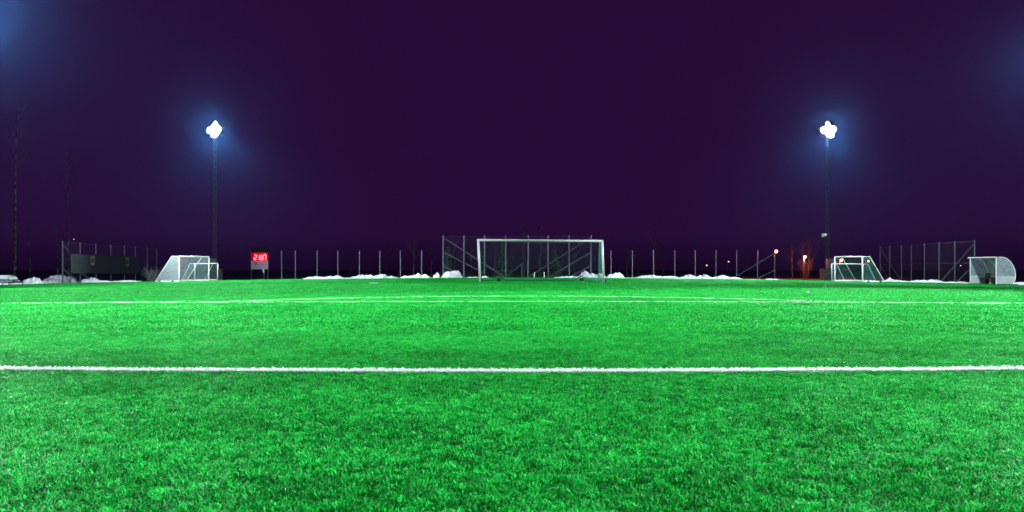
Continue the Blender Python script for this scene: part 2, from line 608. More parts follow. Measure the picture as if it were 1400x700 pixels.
def mast(x, y, h, label, side, cam_pole=False, aims=None, power=1.0, halo=1.0, halo_dir=(.5, -1.0, -.15), halo_half=82):
    """slender lattice mast with a cluster of floodlights; side = +1 stands on the left and shines to the right"""
    z0 = gz(x) - 0.1
    t = thing('floodlight_mast', label, 'floodlight', (x, y, z0), 'floodlight masts along the touchlines')
    w0, w1 = 0.125, 0.10
    cs = [(-1, -1), (1, -1), (1, 1), (-1, 1)]

    def corner(k, f):
        w = w0 + (w1 - w0) * f
        return Vector((x + cs[k % 4][0] * w, y + cs[k % 4][1] * w, z0 + 1.0 + (h - 1.0) * f))
    for k in range(4):
        MB().tube([corner(k, 0), corner(k, 1)], 0.02, 6).build('mast_leg', M['mast'], t)
    lat = MB()
    nseg = int(h / 0.55)
    for i in range(nseg):
        for k in range(4):
            flip = (i + (k > 1)) % 2                     # opposite faces slant the same way
            a, b = corner(k + flip, i / nseg), corner(k + 1 - flip, (i + 1) / nseg)
            lat.tube([a, b], 0.013, 4, cap=False)
    lat.build('lattice', M['mast'], t, kind='stuff')
    MB().box((x, y, z0 + 0.55), (0.95, 0.95, 1.1)).build('concrete_foot', M['concrete'], t)
    MB().box((x + 0.02, y - 0.5, z0 + 1.55), (0.55, 0.3, 0.85)).build('switch_cabinet', M['steel'], t)
    top = Vector((x, y, z0 + h))
    MB().box(top + Vector((0, 0, 0.04)), (1.0, 0.9, 0.08)).build('platform', M['steel'], t)
    MB().tube([top + Vector((-0.75, 0, 0.55)), top + Vector((0.75, 0, 0.55))], 0.045, 8).build('crossarm', M['steel'], t)
    MB().tube([top, top + Vector((0, 0, .75))], 0.05, 8).build('head_post', M['mast'], t)
    heads = [(-0.32, 0.12), (0.30, 0.20), (0.02, 0.58), (0.10, -0.26)]
    aims = aims or [(18, -12), (10, -22), (24, 3), (11, -6)]
    for i, ((hx, hz), (ax, ay)) in enumerate(zip(heads, aims)):
        c = top + Vector((hx, -0.25 - 0.05 * i, hz + 0.25))
        tgt = Vector((x + side * ax, y + ay, gz(x + side * ax)))
        d = (tgt - c).normalized()
        face = (d + Vector((0, -0.6, 0.15))).normalized()
        hd = MB().lathe(c, d, [(-0.34, 0.12), (-0.30, 0.20), (-0.08, 0.31), (0.02, 0.325)], 18).build('floodlight', M['dark'], t, True)
        MB().lathe(c, d, [(0.022, 0.31), (0.09, 0.30), (0.16, 0.24), (0.21, 0.15), (0.23, 0.05)], 18).build('lens', M['lens'], hd, True)
        MB().tube([c - d * 0.25, top + Vector((hx * 0.9, 0, 0.55 if hz > 0 else 0.1))], 0.03, 6).build('bracket', M['steel'], hd)
        dep = math.degrees(math.atan2(-d.z, math.hypot(d.x, d.y)))
        half, pw = (max(15, dep - 9), 1.0) if i < 3 else (46, 0.34)    # sharp cut-off just under the horizon
        spot(hd, c + d * 0.5, tgt, 62000 * pw * power * FLOOD, half, 0.55)
        if i == 2:                                        # extra spot added to make a halo in the haze around the lamps
            spot(hd, c + Vector((0, -0.75, -0.35)), c + Vector((side * halo_dir[0], halo_dir[1] - .75, halo_dir[2] - .35)), 14000 * halo * FLOOD, halo_half, 0.25, 0.3)
    if cam_pole:
        cz = CH + (HZ - 322) * y / F
        MB().tube([(x, y - 0.3, cz), (x - 0.45, y - 0.35, cz)], 0.03, 6).build('camera_arm', M['steel'], t)
        MB().lathe((x - 0.28, y - 0.4, cz + 0.05), (-0.9, -0.4, -0.15), [(0, 0.11), (0.28, 0.11), (0.34, 0.16), (0.38, 0.16)], 12).build('loudspeaker', M['white'], t)
    return t


mast(px(294, 66).x, 66, 13.0, 'thin lattice floodlight mast lit at the top, left of the red scoreboard', 1, power=0.9)
mast(px(1131, 66).x, 66, 13.0, 'thin lattice floodlight mast with a small loudspeaker, behind the goals at right', -1, True, power=0.9)
mast(-25.8, 36.0, 13.1, 'floodlight mast on the left touchline whose beam enters the top left corner', 1, aims=[(17, -14), (9, 20), (24, 4), (4, 15)], power=0.98, halo=4.5, halo_dir=(.75, -.9, -.95), halo_half=46)
mast(28.0, 36.0, 12.1, 'floodlight mast on the right touchline whose beam enters the top right corner', -1, aims=[(17, -14), (9, 20), (24, 4), (4, 15)], power=0.98, halo=1.2, halo_dir=(.85, -.9, -.75), halo_half=34)
mast(-26.4, 6.0, 12.8, 'floodlight mast on the left touchline level with the near pitch line', 1, aims=[(20, -8), (24, 8), (16, 14), (10, 2)], power=1.45)
mast(26.9, 6.0, 12.8, 'floodlight mast on the right touchline level with the near pitch line', -1, aims=[(20, -8), (24, 8), (16, 14), (10, 2)], power=1.45)


# ------------------------------------------------------------------ goals
def net_strings(mb, corners, nu, nv, r=0.004, sag=0.0, skip_edges=False):
    """a net over the quad corners (a, b, c, d): strings along both directions, sagging a little"""
    a, b, c, d = [Vector(p) for p in corners]
    nrm = (b - a).cross(d - a).normalized()

    def P(s, t):
        p = (a * (1 - s) + b * s) * (1 - t) + (d * (1 - s) + c * s) * t
        return p + nrm * sag * math.sin(math.pi * s) * math.sin(math.pi * t)
    ns = 8
    for i in range(nu + 1):
        s = i / nu
        mb.tube([P(s, k / ns) for k in range(ns + 1)], r, 3, cap=False)
    for j in range(nv + 1):
        t = j / nv
        mb.tube([P(k / ns, t) for k in range(ns + 1)], r, 3, cap=False)


def full_goal():
    d = 43.0
    bl, br = px(656.2, d), px(825.5, d)
    bl.z -= .04
    br.z -= .04
    tl = Vector((px(653.6, d).x, d, CH + (HZ - 328.2) * d / F))
    tr = Vector((px(823.4, d).x, d, CH + (HZ - 329.6) * d / F))
    t = thing('football_goal', 'large full size white goal with dark green net in the middle of the far end', 'goal', (bl + br) / 2)
    MB().tube([bl, tl + Vector((0, 0, .06))], 0.062, 12).build('post', M['white'], t, True)
    MB().tube([br, tr + Vector((0, 0, .06))], 0.062, 12).build('post', M['white'], t, True)
    MB().tube([tl + Vector((.06, 0, 0)), tr - Vector((.06, 0, 0))], 0.062, 12).build('crossbar', M['white'], t, True)
    D = 2.7
    y = Vector((0, D, 0))
    bbl, bbr = bl + y + Vector((0, 0, .09)), br + y + Vector((0, 0, .09))
    yt = Vector((0, 1.6, 0))
    ttl, ttr = tl + yt, tr + yt
    wl, wr = px(681.5, d + D).x, px(795.0, d + D).x
    zb = bbl.z
    bar = [bbl]
    for w in (wl, wr):
        bar += [Vector((w - .42, d + D, zb)), Vector((w - .22, d + D, zb + .16)), Vector((w, d + D, zb + .24)),
                Vector((w + .22, d + D, zb + .16)), Vector((w + .42, d + D, zb))]
    bar.append(bbr)
    MB().tube(bar, 0.036, 8).build('back_bar', M['frame_green'], t, True)
    for a, b in ((bl, bbl), (br, bbr)):
        MB().tube([a + Vector((0, .1, .06)), b], 0.04, 8).build('side_bar', M['frame_green'], t, True)
    for a, b, c in ((tl, ttl, bbl), (tr, ttr, bbr)):
        MB().tube([a, b, c], 0.016, 8).build('net_stay', M['frame_green'], t)
    for b in (bl, br):
        MB().box(b + Vector((0.09, .06, 0.09)), (.12, .16, .2)).build('foot_block', M['rubber'], t)
    for w in (wl, wr):
        wh = MB().lathe((w, d + D + .02, zb + .01), (0, -1, 0), [(0, .11), (.015, .135), (.105, .135), (.12, .11)], 16).build('wheel', M['rubber'], t, True)
        MB().lathe((w, d + D - .095, zb + .01), (0, -1, 0), [(0, .04), (.02, .04)], 10).build('hub', M['steel'], wh)
    nb = MB()
    net_strings(nb, (ttl, ttr, bbr, bbl), 60, 24, 0.0021, 0.10)
    net_strings(nb, (tl, tr, ttr, ttl), 60, 12, 0.002, -0.08)
    nb.build('back_net', M['net_green'], t, kind='stuff')
    for a, b, c, e in ((tl, ttl, bbl, bl), (tr, ttr, bbr, br)):
        nb = MB()
        net_strings(nb, (a, b, c, e), 20, 22, 0.0045, 0.03)
        nb.build('side_net', M['net_green'], t, kind='stuff')


full_goal()


def small_goal(label, near, far, h, back, top_dep, bot_dep, netm, group, cord=0.0045, thick=1.0, frame='white', r=0.045, cell=0.1, wheels=True):
    """portable youth goal: near and far are the feet of the posts, back the horizontal direction behind the mouth"""
    near, far, back = Vector(near), Vector(far), Vector(back).normalized()
    t = thing('portable_goal', label, 'goal', (near + far) / 2, group)
    up = Vector((0, 0, h))
    n0, f0 = near - Vector((0, 0, .04)), far - Vector((0, 0, .04))
    for p in (n0, f0):
        MB().tube([p, p + up], r, 10).build('post', M[frame], t, True)
    MB().tube([n0 + up, f0 + up], r, 10).build('crossbar', M[frame], t, True)
    nb_, fb_ = n0 + back * bot_dep + Vector((0, 0, .07)), f0 + back * bot_dep + Vector((0, 0, .07))
    nt_, ft_ = n0 + up + back * top_dep, f0 + up + back * top_dep
    for p, tp, bp in ((n0, nt_, nb_), (f0, ft_, fb_)):
        MB().tube([p + up, tp, bp], r * 0.55, 8).build('stanchion', M[frame], t)
        MB().tube([p + Vector((0, 0, .07)), bp], r * 0.7, 8).build('ground_bar', M[frame], t)
    MB().tube([nb_, fb_], r * 0.7, 8).build('back_bar', M[frame], t)
    if wheels:
        for f in (0.25, 0.8):
            c = n0 + back * bot_dep * f + Vector((0, -0.05, .07))
            MB().lathe(c, (0, -1, 0), [(0, .07), (.06, .07)], 10).build('wheel', M['rubber'], t)
    L = (far - near).length
    nu = max(6, int(L / cell))
    nb = MB()
    net_strings(nb, (nt_, ft_, fb_, nb_), nu, int((h + .2) / cell), cord, -0.05)
    net_strings(nb, (n0 + up, f0 + up, ft_, nt_), nu, max(3, int(top_dep / cell)), cord, 0)
    nb.build('back_net', netm, t, kind='stuff')
    for p, tp, bp, ck in ((n0, nt_, nb_, cord * thick), (f0, ft_, fb_, cord)):
        nb = MB()
        net_strings(nb, (p + up, tp, bp, p), max(6, int(bot_dep / cell)), int(h / cell), ck, 0.02)
        nb.build('side_net', netm, t, kind='stuff')
    return t


small_goal('white portable goal with dense white net, nearer of the two at left', px(245, 53), px(285.5, 56.6), 1.86, (-1, 0.05, 0), 0.55, 1.74,
           M['net_white'], 'portable goals parked beside the pitch', 0.0040, 2.2, cell=0.085)
small_goal('smaller white portable goal partly behind the white netted goal at left', px(266.3, 60.3), px(297.5, 61.8), 1.42, (-1, 0.25, 0), 0.45, 1.2,
           M['net_green'], 'portable goals parked beside the pitch', 0.003, wheels=False)
small_goal('white portable goal with dark teal net, nearer of the two at right', px(1179, 53.3), px(1141.3, 55.7), 1.86, (1, 0.05, 0), 0.55, 1.62,
           M['net_green'], 'portable goals parked beside the pitch', 0.0026, 1.7)
small_goal('smaller white portable goal behind the teal netted goal at right', px(1179.8, 59.6), px(1137.2, 61.0), 1.42, (1, 0.25, 0), 0.45, 1.2,
           M['net_green'], 'portable goals parked beside the pitch', 0.0018, wheels=False)


# ------------------------------------------------------------------ fences
def fence(label, posts, name, r=0.032, braces=(), wires=(), netting=None, lean=0.0, brace_r=None):
    """posts: list of (x, y, height); braces: (i, fraction, j, fraction); wires: height fractions; netting: cell size"""
    b = [Vector((x, y, gz(x) - 0.1)) for x, y, h in posts]
    t = thing(name, label, 'fence', b[len(b) // 2])
    rng = random.Random(len(label))
    tops = []
    for p, (x, y, h) in zip(b, posts):
        q = Vector((x + rng.uniform(-1, 1) * lean, y, gz(x) + h))
        tops.append(q)
        po = MB().tube([p, q], r, 8).build('post', M['steel'], t)
        MB().lathe(q, (0, 0, 1), [(0, r * 1.15), (.03, r * 1.15), (.05, r * .5)], 8).build('post_cap', M['steel'], po)
    for (i, fi, j, fj) in braces:
        a = b[i].lerp(tops[i], fi)
        c = b[j].lerp(tops[j], fj)
        MB().tube([a + Vector((0, -.05, 0)), c + Vector((0, -.05, 0))], brace_r or r * 0.8, 6).build('brace', M['steel'], t)
    for f in wires:
        MB().tube([p.lerp(q, f) + Vector((0, -.035, 0)) for p, q in zip(b, tops)], 0.007, 4).build('tension_wire', M['wire'], t)
    if netting:
        nb = MB()
        for k in range(len(b) - 1):
            L = (b[k + 1] - b[k]).length
            a0, a1, t0, t1 = b[k], b[k + 1], tops[k] - Vector((0, 0, .05)), tops[k + 1] - Vector((0, 0, .05))
            n = int(L / netting)
            hh = (t0 - a0).length
            m = int(hh / netting)

            def P(s, q):
                return a0.lerp(a1, s).lerp(t0.lerp(t1, s), q)
            for i in range(-m, n):                      # two families of diagonals
                s0, q0 = i / n, 0.0
                s1, q1 = (i + m) / n, 1.0
                if s0 < 0:
                    q0 = -s0 / (s1 - s0)
                    s0 = 0
                if s1 > 1:
                    q1 = q0 + (1 - q0) * (1 - s0) / (s1 - s0)
                    s1 = 1
                nb.tube([P(s0, q0), P(s1, q1)], 0.0022, 3, cap=False)
                nb.tube([P(1 - s0, q0), P(1 - s1, q1)], 0.0022, 3, cap=False)
        nb.build('netting', M['wire'], t, kind='stuff')
    return t, b, tops


BY = 67.5


def back_posts(us, v):
    return [(px(u, BY).x, BY, px(u, BY, v).z - gz(px(u, BY).x)) for u in us]


fence('low steel post fence along the far end, left of the tall backstop', back_posts([385, 404, 433.5, 462, 491.5, 519.5, 547.5, 576.5], 343.5),
      'wire_fence', 0.045, lean=.03)
fence('low steel post fence along the far end, right of the tall backstop',
      back_posts([835.5, 864.5, 893.5, 922.5, 950.5, 978.5, 1007, 1035.5, 1059], 343.0),
      'wire_fence', 0.045, braces=((8, .93, 6, .12), (8, .35, 7, .05)), lean=.03, brace_r=.017)
bsp = [(px(u, 66.6).x, 66.6, px(u, 66.6, 322.5).z - gz(px(u, 66.6).x)) for u in (606, 634.5, 662.5, 691.5, 721.8, 749.5, 778, 807.5)]
bf, bb, bt = fence('tall backstop fence of steel posts and long slanting braces behind the large goal', bsp, 'backstop_fence', 0.058,
                   braces=((0, .96, 3, .02), (0, .62, 2, .12), (0, .30, 1, .03), (7, .96, 4, .03), (7, .62, 5, .02), (7, .30, 6, .02)),
                   wires=(.5, .985), netting=0.2, lean=.06)
c0 = px(713.5, 66.9, 378)
c0.z = gz(c0.x) - .1
gp = thing('gate_post', 'short steel gate post with a slanting strut behind the large goal', 'post', c0)
MB().tube([c0, px(713.5, 66.9, 359.5)], 0.05, 8).build('post', M['steel'], gp)
MB().tube([px(713.0, 66.88, 361), px(692.5, 66.9, 378)], 0.045, 6).build('strut', M['steel'], gp)
for u, v, lb in ((730.5, 372.5, 'short grey marker post behind the large goal, left of two'), (744.0, 372.0, 'short grey marker post behind the large goal, right of two')):
    c = px(u, 66.0)
    c.z -= .1
    o = MB().tube([c, px(u, 66.0, v)], 0.055, 8).build('marker_post', M['panel_white'])
    tag(o, lb, 'post', 'marker posts behind the goal')

HS = 3.15


def side_posts(tops):
    out = []
    for u, v in tops:
        d = depth_top(u, v, HS)
        out.append((px(u, d).x, d, HS))
    return out


lp = side_posts([(85.5, 330), (109.5, 332), (131, 333.5), (151.5, 335), (170, 336.3), (185, 337.5), (201.5, 339), (214, 340.2)])
lf, lb_, lt_ = fence('tall steel post fence at far left carrying a dark green banner', lp, 'side_fence', 0.05,
                     braces=((0, .95, 1, .45), (0, .38, 1, .02), (1, .30, 2, .02)), wires=(.985,), netting=0.34)
rp = side_posts([(1332.5, 329), (1305.5, 330.3), (1284, 331.8), (1264, 333.3), (1246, 335), (1232.5, 335.8), (1216.5, 337), (1203.5, 338)])
fence('tall steel post fence at right running up to the curved dugout', rp, 'side_fence', 0.048,
      braces=((0, .95, 2, .02), (0, .47, 1, .03), (7, .95, 5, .02), (7, .46, 6, .02)), wires=(.985, .5), netting=0.2)


# banner tied to the left fence, with two small shields
def banner():
    def bp(u, v, off=-0.12):
        # point on the plane of the fence
        i = 0
        for k in range(len(lp) - 1):
            if px(u, 1).x >= lp[k][0] / lp[k][1]:
                i = k
        (x0, y0, _), (x1, y1, _) = lp[i], lp[i + 1]
        s = (u - 700) / F
        q = (s * y0 - x0) / ((x1 - x0) - s * (y1 - y0))
        d = y0 + (y1 - y0) * q
        p = px(u, d, v)
        return p + Vector((0.10, -0.06, 0)) * (off / -0.12)
    n, m = 40, 10
    mb = MB()
    for side in (0, 1):
        for i in range(n + 1):
            for j in range(m + 1):
                s, q = i / n, j / m
                u = 95.3 + (189.5 - 95.3) * s
                v = (347.2 + 4.0 * s) * (1 - q) + (373.6 + 0.5 * s) * q
                p = bp(u, v)
                w = 0.035 * noise.noise(Vector((s * 14, q * 3, 2)))
                mb.v.append(tuple(p + Vector((w + 0.012 * side, -w, 0))))
    for side in (0, 1):
        o = side * (n + 1) * (m + 1)
        for i in range(n):
            for j in range(m):
                a = o + i * (m + 1) + j
                q = (a, a + m + 1, a + m + 2, a + 1)
                mb.f.append(q if side else tuple(reversed(q)))
    t = thing('banner', 'dark green mesh banner with two yellow and blue shields, tied to the left fence', 'banner', bp(142, 374))
    mb.build('cloth', M['banner'], t, True)
    for uc, vt, w, hgt in ((125.0, 350.0, 6.6, 13.0), (172.6, 351.6, 5.6, 13.0)):
        sh = None
        for (f0, f1, mm, nm) in ((0, .30, 'yellow', 'shield'), (.36, .62, 'blue', 'blue_stripe'), (.68, 1.0, 'yellow', 'lower_field')):
            u0, u1 = uc - w / 2, uc + w / 2
            if mm == 'blue':
                u0, u1 = u0 - .5, u1 + .5
            v0, v1 = vt + hgt * f0, vt + hgt * f1
            if f1 < 1:
                pl = [(u0, v0), (u1, v0), (u1, v1), (u0, v1)]
            else:
                pl = [(u0, v0), (u1, v0), (u1, v0 + (v1 - v0) * .5), (u1 - w * .2, v1 - .4), (uc, v1), (u0 + w * .2, v1 - .4), (u0, v0 + (v1 - v0) * .5)]
            pts = [bp(a, b) + Vector((.055, -.055, 0)) for a, b in pl]
            o = MB().prism(pts, (.006, -.006, 0)).build(nm, M[mm], t if sh is None else sh)
            sh = sh or o


banner()


# ------------------------------------------------------------------ scoreboard
SEG = {'0': 'abcdef', '1': 'bc', '2': 'abged', '7': 'abc', '8': 'abcdefg'}


def scoreboard():
    d = 69.0
    c = px(354.5, d)
    c.z -= .1
    t = thing('scoreboard', 'scoreboard on thin legs with glowing red digits above a white sign', 'scoreboard', c)

    def B(name, u0, u1, v0, v1, y0, th, m, parent, label=None):
        a, b = px(u0, d, v1), px(u1, d, v0)
        return MB().box(((a.x + b.x) / 2, d + y0 + th / 2, (a.z + b.z) / 2), (b.x - a.x, th, b.z - a.z)).build(name, M[m], parent, label=label)
    B('header_board', 344.2, 366.2, 337.2, 345.2, 0, .12, 'black', t)
    dp = B('digit_panel', 343.0, 366.5, 345.6, 356.0, -.02, .16, 'led_panel', t)
    for i, ch in enumerate('2107'):
        u0 = 348.0 + [0, 3.9, 8.9, 12.8][i]
        w, v0, v1, sl = 2.7, 349.0, 354.8, 0.55
        P = {'a': ((0, 0), (1, 0)), 'b': ((1, 0), (1, .5)), 'c': ((1, .5), (1, 1)), 'd': ((0, 1), (1, 1)), 'e': ((0, .5), (0, 1)), 'f': ((0, 0), (0, .5)), 'g': ((0, .5), (1, .5))}
        mb = MB()
        for sgm in SEG[ch]:
            (ax, ay), (bx, by) = P[sgm]
            p0 = px(u0 + w * ax + sl * (1 - ay), d, v0 + (v1 - v0) * ay)
            p1 = px(u0 + w * bx + sl * (1 - by), d, v0 + (v1 - v0) * by)
            p0.y = p1.y = d - .06
            mb.tube([p0, p1], .024, 6)
        mb.build('digit', M['led'], dp)
    for u in (348.2, 362.5):
        p = px(u, d, 346.8)
        MB().lathe((p.x, d - .02, p.z), (0, -1, 0), [(0, .05), (.04, .05)], 8).build('indicator', M['panel_white'], dp)
    sg = B('sign_board', 343.0, 366.5, 356.3, 368.0, -.01, .06, 'sign', t)

    def poly(pts, nm, m, off):
        q = [px(a, d, b) for a, b in pts]
        for p in q:
            p.y = d - off
        MB().prism(q, (0, -.006, 0)).build(nm, M[m], sg)
    poly([(347.8, 358.6), (351.3, 358.6), (351.3, 361.2), (350.6, 362.3), (349.55, 363.0), (348.5, 362.3), (347.8, 361.2)], 'crest', 'ink', .012)
    poly([(348.6, 359.6), (350.5, 359.6), (350.5, 361.0), (349.55, 362.0), (348.6, 361.0)], 'crest_field', 'ink_red', .020)
    # two short lines of small print, too blurred to read
    rng = random.Random(5)
    for v, u1, mm in ((359.7, 361.6, 'ink_red'), (361.4, 362.0, 'ink')):
        u = 352.6
        mb = MB()
        while u < u1:
            w = rng.uniform(.45, .7)
            a, b = px(u, d, v + .45), px(u + w, d, v - .45)
            mb.box(((a.x + b.x) / 2, d - .014, (a.z + b.z) / 2), ((b.x - a.x), .006, (b.z - a.z) * rng.uniform(.6, 1)))
            u += w + rng.choice((.25, .3, .6))
        mb.build('small_print', M[mm], sg, kind='stuff')
    for u in (343.6, 366.0):
        a = px(u, d)
        a.z -= .1
        MB().tube([a + Vector((0, .06, 0)), px(u, d, 345) + Vector((0, .16, 0))], .035, 6).build('leg', M['dark'], t)
    a = px(361, d - .25)
    a.z -= .1
    pt = thing('lamp_post', 'thin post with a small pale lamp below the scoreboard sign', 'post', a)
    MB().tube([a, px(361, d - .25, 371)], .025, 6).build('pole', M['steel'], pt)
    MB().tube([px(360.6, d - .25, 368.2), px(359.7, d - .3, 371), px(361, d - .25, 373)], .07, 8).build('lamp', M['panel_white'], pt)
    li = bpy.data.lights.new('digit_glow', 'POINT')
    li.energy, li.color, li.shadow_soft_size = 26, (1, .06, .10), .25
    o = bpy.data.objects.new('digit_glow', li)
    o.location = px(355, d - .45, 351.5)
    COL.objects.link(o)
    set_parent(o, dp)


scoreboard()


# ------------------------------------------------------------------ dugout at right
def dugout():
    x0, y1, y2 = 32.35, 49.6, 52.4
    z0 = gz(x0) - .02
    t = thing('dugout', 'curved clear dugout shelter with white lower panels at the right edge', 'shelter', (x0 + .6, (y1 + y2) / 2, z0))
    D, H, HW = 1.28, 1.86, 0.62

    def prof(n=14):
        pts = []
        for i in range(n + 1):
            a = math.pi / 2 * i / n
            pts.append((0.30 + (D - .30) * math.sin(a), 0.62 + (H - .62) * math.cos(a)))
        pts.append((D - .04, .3))
        pts.append((D - .16, 0.05))
        return pts
    pr = prof()
    for y in (y1, y2):                                    # end walls
        low = [(0.03, .08)] + [(0.03, HW)] + [p for p in [(D - .005, HW)]] + [(D - .05, .3), (D - .18, .08)]
        MB().prism([Vector((x0 + a, y, z0 + b)) for a, b in low], (0, .03, 0)).build('lower_panel', M['panel_white'], t)
        up = [(0.03, HW + .01), (0.03, H - .02)] + [(a, b - .01) for a, b in pr[:-2] if b > HW + .01] + [(D - .02, HW + .01)]
        MB().prism([Vector((x0 + a, y + .01, z0 + b)) for a, b in up], (0, .008, 0)).build('clear_end_panel', M['poly'], t)
        MB().tube([Vector((x0, y, z0)), Vector((x0, y, z0 + H)), Vector((x0 + .3, y, z0 + H))] + [Vector((x0 + a, y, z0 + b)) for a, b in pr[1:]], .035, 8).build('end_frame', M['white'], t)
        MB().box((x0 + D / 2, y, z0 + .03), (D + .35, .09, .07)).build('skid', M['dark'], t)
    for i in range(3):                                    # clear roof sheets between the hoops
        ya, yb = y1 + (y2 - y1) * i / 3, y1 + (y2 - y1) * (i + 1) / 3
        mb = MB()
        rows = [(0.0, H)] + pr[:-2]
        for (a, b) in rows:
            mb.v += [(x0 + a, ya + .02, z0 + b), (x0 + a, yb - .02, z0 + b)]
        nn = len(rows)
        for (a, b) in rows:
            mb.v += [(x0 + a - .008, ya + .02, z0 + b - .008), (x0 + a - .008, yb - .02, z0 + b - .008)]
        for s in (0, 2 * nn):
            for k in range(nn - 1):
                q = (s + 2 * k, s + 2 * k + 1, s + 2 * k + 3, s + 2 * k + 2)
                mb.f.append(q if s else tuple(reversed(q)))
        mb.build('roof_sheet', M['poly'], t, True)
        if i:
            MB().tube([Vector((x0, ya, z0 + H)), Vector((x0 + .3, ya, z0 + H))] + [Vector((x0 + a, ya, z0 + b)) for a, b in pr[1:]], .02, 6).build('hoop', M['white'], t)
        MB().box((x0 + D - .08, (ya + yb) / 2, z0 + .36), (.03, yb - ya - .05, .5)).build('back_panel', M['panel_white'] if i == 2 else M['dark'], t)
    MB().tube([(x0, y1, z0 + H), (x0, y2 + .25, z0 + H)], .04, 8).build('front_rail', M['white'], t)
    MB().box((x0 + D, (y1 + y2) / 2, z0 + .03), (.1, y2 - y1, .07)).build('base_rail', M['dark'], t)
    b = MB().box((x0 + .78, (y1 + y2) / 2, z0 + .42), (.34, y2 - y1 - .15, .05)).build('bench', M['dark'], t)
    for k in range(3):
        yy = y1 + .45 + (y2 - y1 - .9) * k / 2
        MB().box((x0 + .76, yy, z0 + .47), (.40, .42, .05)).box((x0 + .95, yy, z0 + .64), (.05, .42, .34)).build('seat', M['dark'], b)
        MB().box((x0 + .80, yy, z0 + .22), (.24, .34, .34)).build('seat_box', M['dark'], b)
    for yy in (y1 + .1, y2 - .1):
        MB().tube([(x0 + .78, yy, z0), (x0 + .78, yy, z0 + .4)], .03, 6).build('bench_leg', M['dark'], b)
    return t


dugout()


# ------------------------------------------------------------------ picnic table under snow at far left
def picnic():
    d = 48.6
    c = px(2, d)
    x, z = c.x, gz(c.x) - .06
    t = thing('picnic_table', 'picnic table topped with thick snow at the far left edge', 'table', (x, d, z))
    xe = px(16.5, d).x
    for i in range(4):
        MB().box((xe - 1.0, d - .27 + .18 * i, z + .43), (2.0, .16, .04)).build('table_plank', M['wood'], t)
    mb = MB()
    n = 10
    sec = [(-.42, .46), (-.40, .58), (-.28, .70), (0, .73), (.28, .69), (.40, .57), (.42, .46)]
    for i in range(n + 1):
        xx = xe - 2.0 + 2.0 * i / n
        for (a, b) in sec:
            taper = 1.0 if i < n else 0.94
            mb.v.append((xx + (.12 * (.73 - b) / .27 if i == n else 0), d + a * taper, z + b + .012 * noise.noise(Vector((xx * 3, a * 6, 0)))))
    ns = len(sec)
    for i in range(n):
        for k in range(ns - 1):
            mb.f.append((i * ns + k, (i + 1) * ns + k, (i + 1) * ns + k + 1, i * ns + k + 1))
    mb.f.append(tuple(range(n * ns, n * ns + ns)))
    mb.f.append(tuple(reversed(range(ns))))
    mb.build('snow_cap', M['snow'], t, True)
    for s, xr in ((-1, px(24.5, d).x), (1, xe)):
        MB().box((xr - 1.1, d + s * .68, z + .31), (2.2, .24, .04)).build('bench_plank', M['wood'], t)
        MB().box((xr - 1.1, d + s * .68, z + .35), (2.16, .22, .035)).build('bench_snow', M['snow'], t)
    for xx in (xe - .35, xe - 1.6):
        for s in (-1, 1):
            MB().tube([(xx + .02, d + s * .16, z + .42), (xx - .02, d + s * .55, z)], .03, 6).build('leg', M['steel'], t)
        MB().tube([(xx + .25, d - .8, z + .29), (xx + .25, d + .8, z + .29)], .028, 6).build('crossbeam', M['steel'], t)
    for s in (-1, 1):
        MB().tube([(px(22, d).x, d + s * .7, z), (px(21.5, d).x, d + s * .66, z + .3)], .03, 6).build('bench_leg', M['steel'], t)


picnic()


# ------------------------------------------------------------------ snow
def snow_heap(name, path, profile, width, seed, m, label=None, cat='snow heap', group=None, kind=None, chunk=0.85):
    """ridge of ploughed snow: path [(x, y)], profile = list of crest heights in metres along it"""
    pts = []
    tot = 0
    for a, b in zip(path, path[1:]):
        tot += math.hypot(b[0] - a[0], b[1] - a[1])
    n = max(10, int(tot / 0.14))
    m_ = 12
    vs, fs = [], []
    for i in range(n + 1):
        f = i / n
        g = f * (len(path) - 1)
        k = min(len(path) - 2, int(g))
        q = g - k
        x, y = path[k][0] + (path[k + 1][0] - path[k][0]) * q, path[k][1] + (path[k + 1][1] - path[k][1]) * q
        tx, ty = path[k + 1][0] - path[k][0], path[k + 1][1] - path[k][1]
        L = math.hypot(tx, ty)
        nx, ny = -ty / L, tx / L
        g = f * (len(profile) - 1)
        k = min(len(profile) - 2, int(g))
        q = g - k
        q = q * q * (3 - 2 * q)
        h = profile[k] + (profile[k + 1] - profile[k]) * q
        for j in range(m_ + 1):
            s = -1 + 2 * j / m_
            wx, wy = x + nx * s * width / 2, y + ny * s * width / 2
            e = max(0.0, 1 - s * s) ** 0.75
            nz = (.45 - 2 * abs(noise.noise(Vector((wx * 1.7, wy * 1.7, seed))))) * .75 + (.45 - 2 * abs(noise.noise(Vector((wx * 3.9, wy * 3.9, seed + 5))))) * .5 + noise.noise(Vector((wx * 9, wy * 9, seed + 9))) * .18
            z = .72 * h * e * (1 + chunk * nz) + (0.03 * nz if h > 0.02 else 0)
            endf = min(1, 6 * f, 6 * (1 - f)) if kind is None else 1
            z *= endf ** .5 if endf > 0 else 0
            vs.append((wx, wy, gz(wx) - .09 + max(-0.01, z)))
    for i in range(n):
        for j in range(m_):
            a = i * (m_ + 1) + j
            fs.append((a, a + m_ + 1, a + m_ + 2, a + 1))
    mb = MB()
    mb.v, mb.f = vs, fs
    o = mb.build(name, M[m], smooth=False)
    if kind:
        o['kind'] = kind
        tag(o, label, 'snow')
    else:
        tag(o, label, cat, group)
    return o


def on_left(u, x=-35.7):
    d = x / ((u - 700) / F)
    return (x, d)


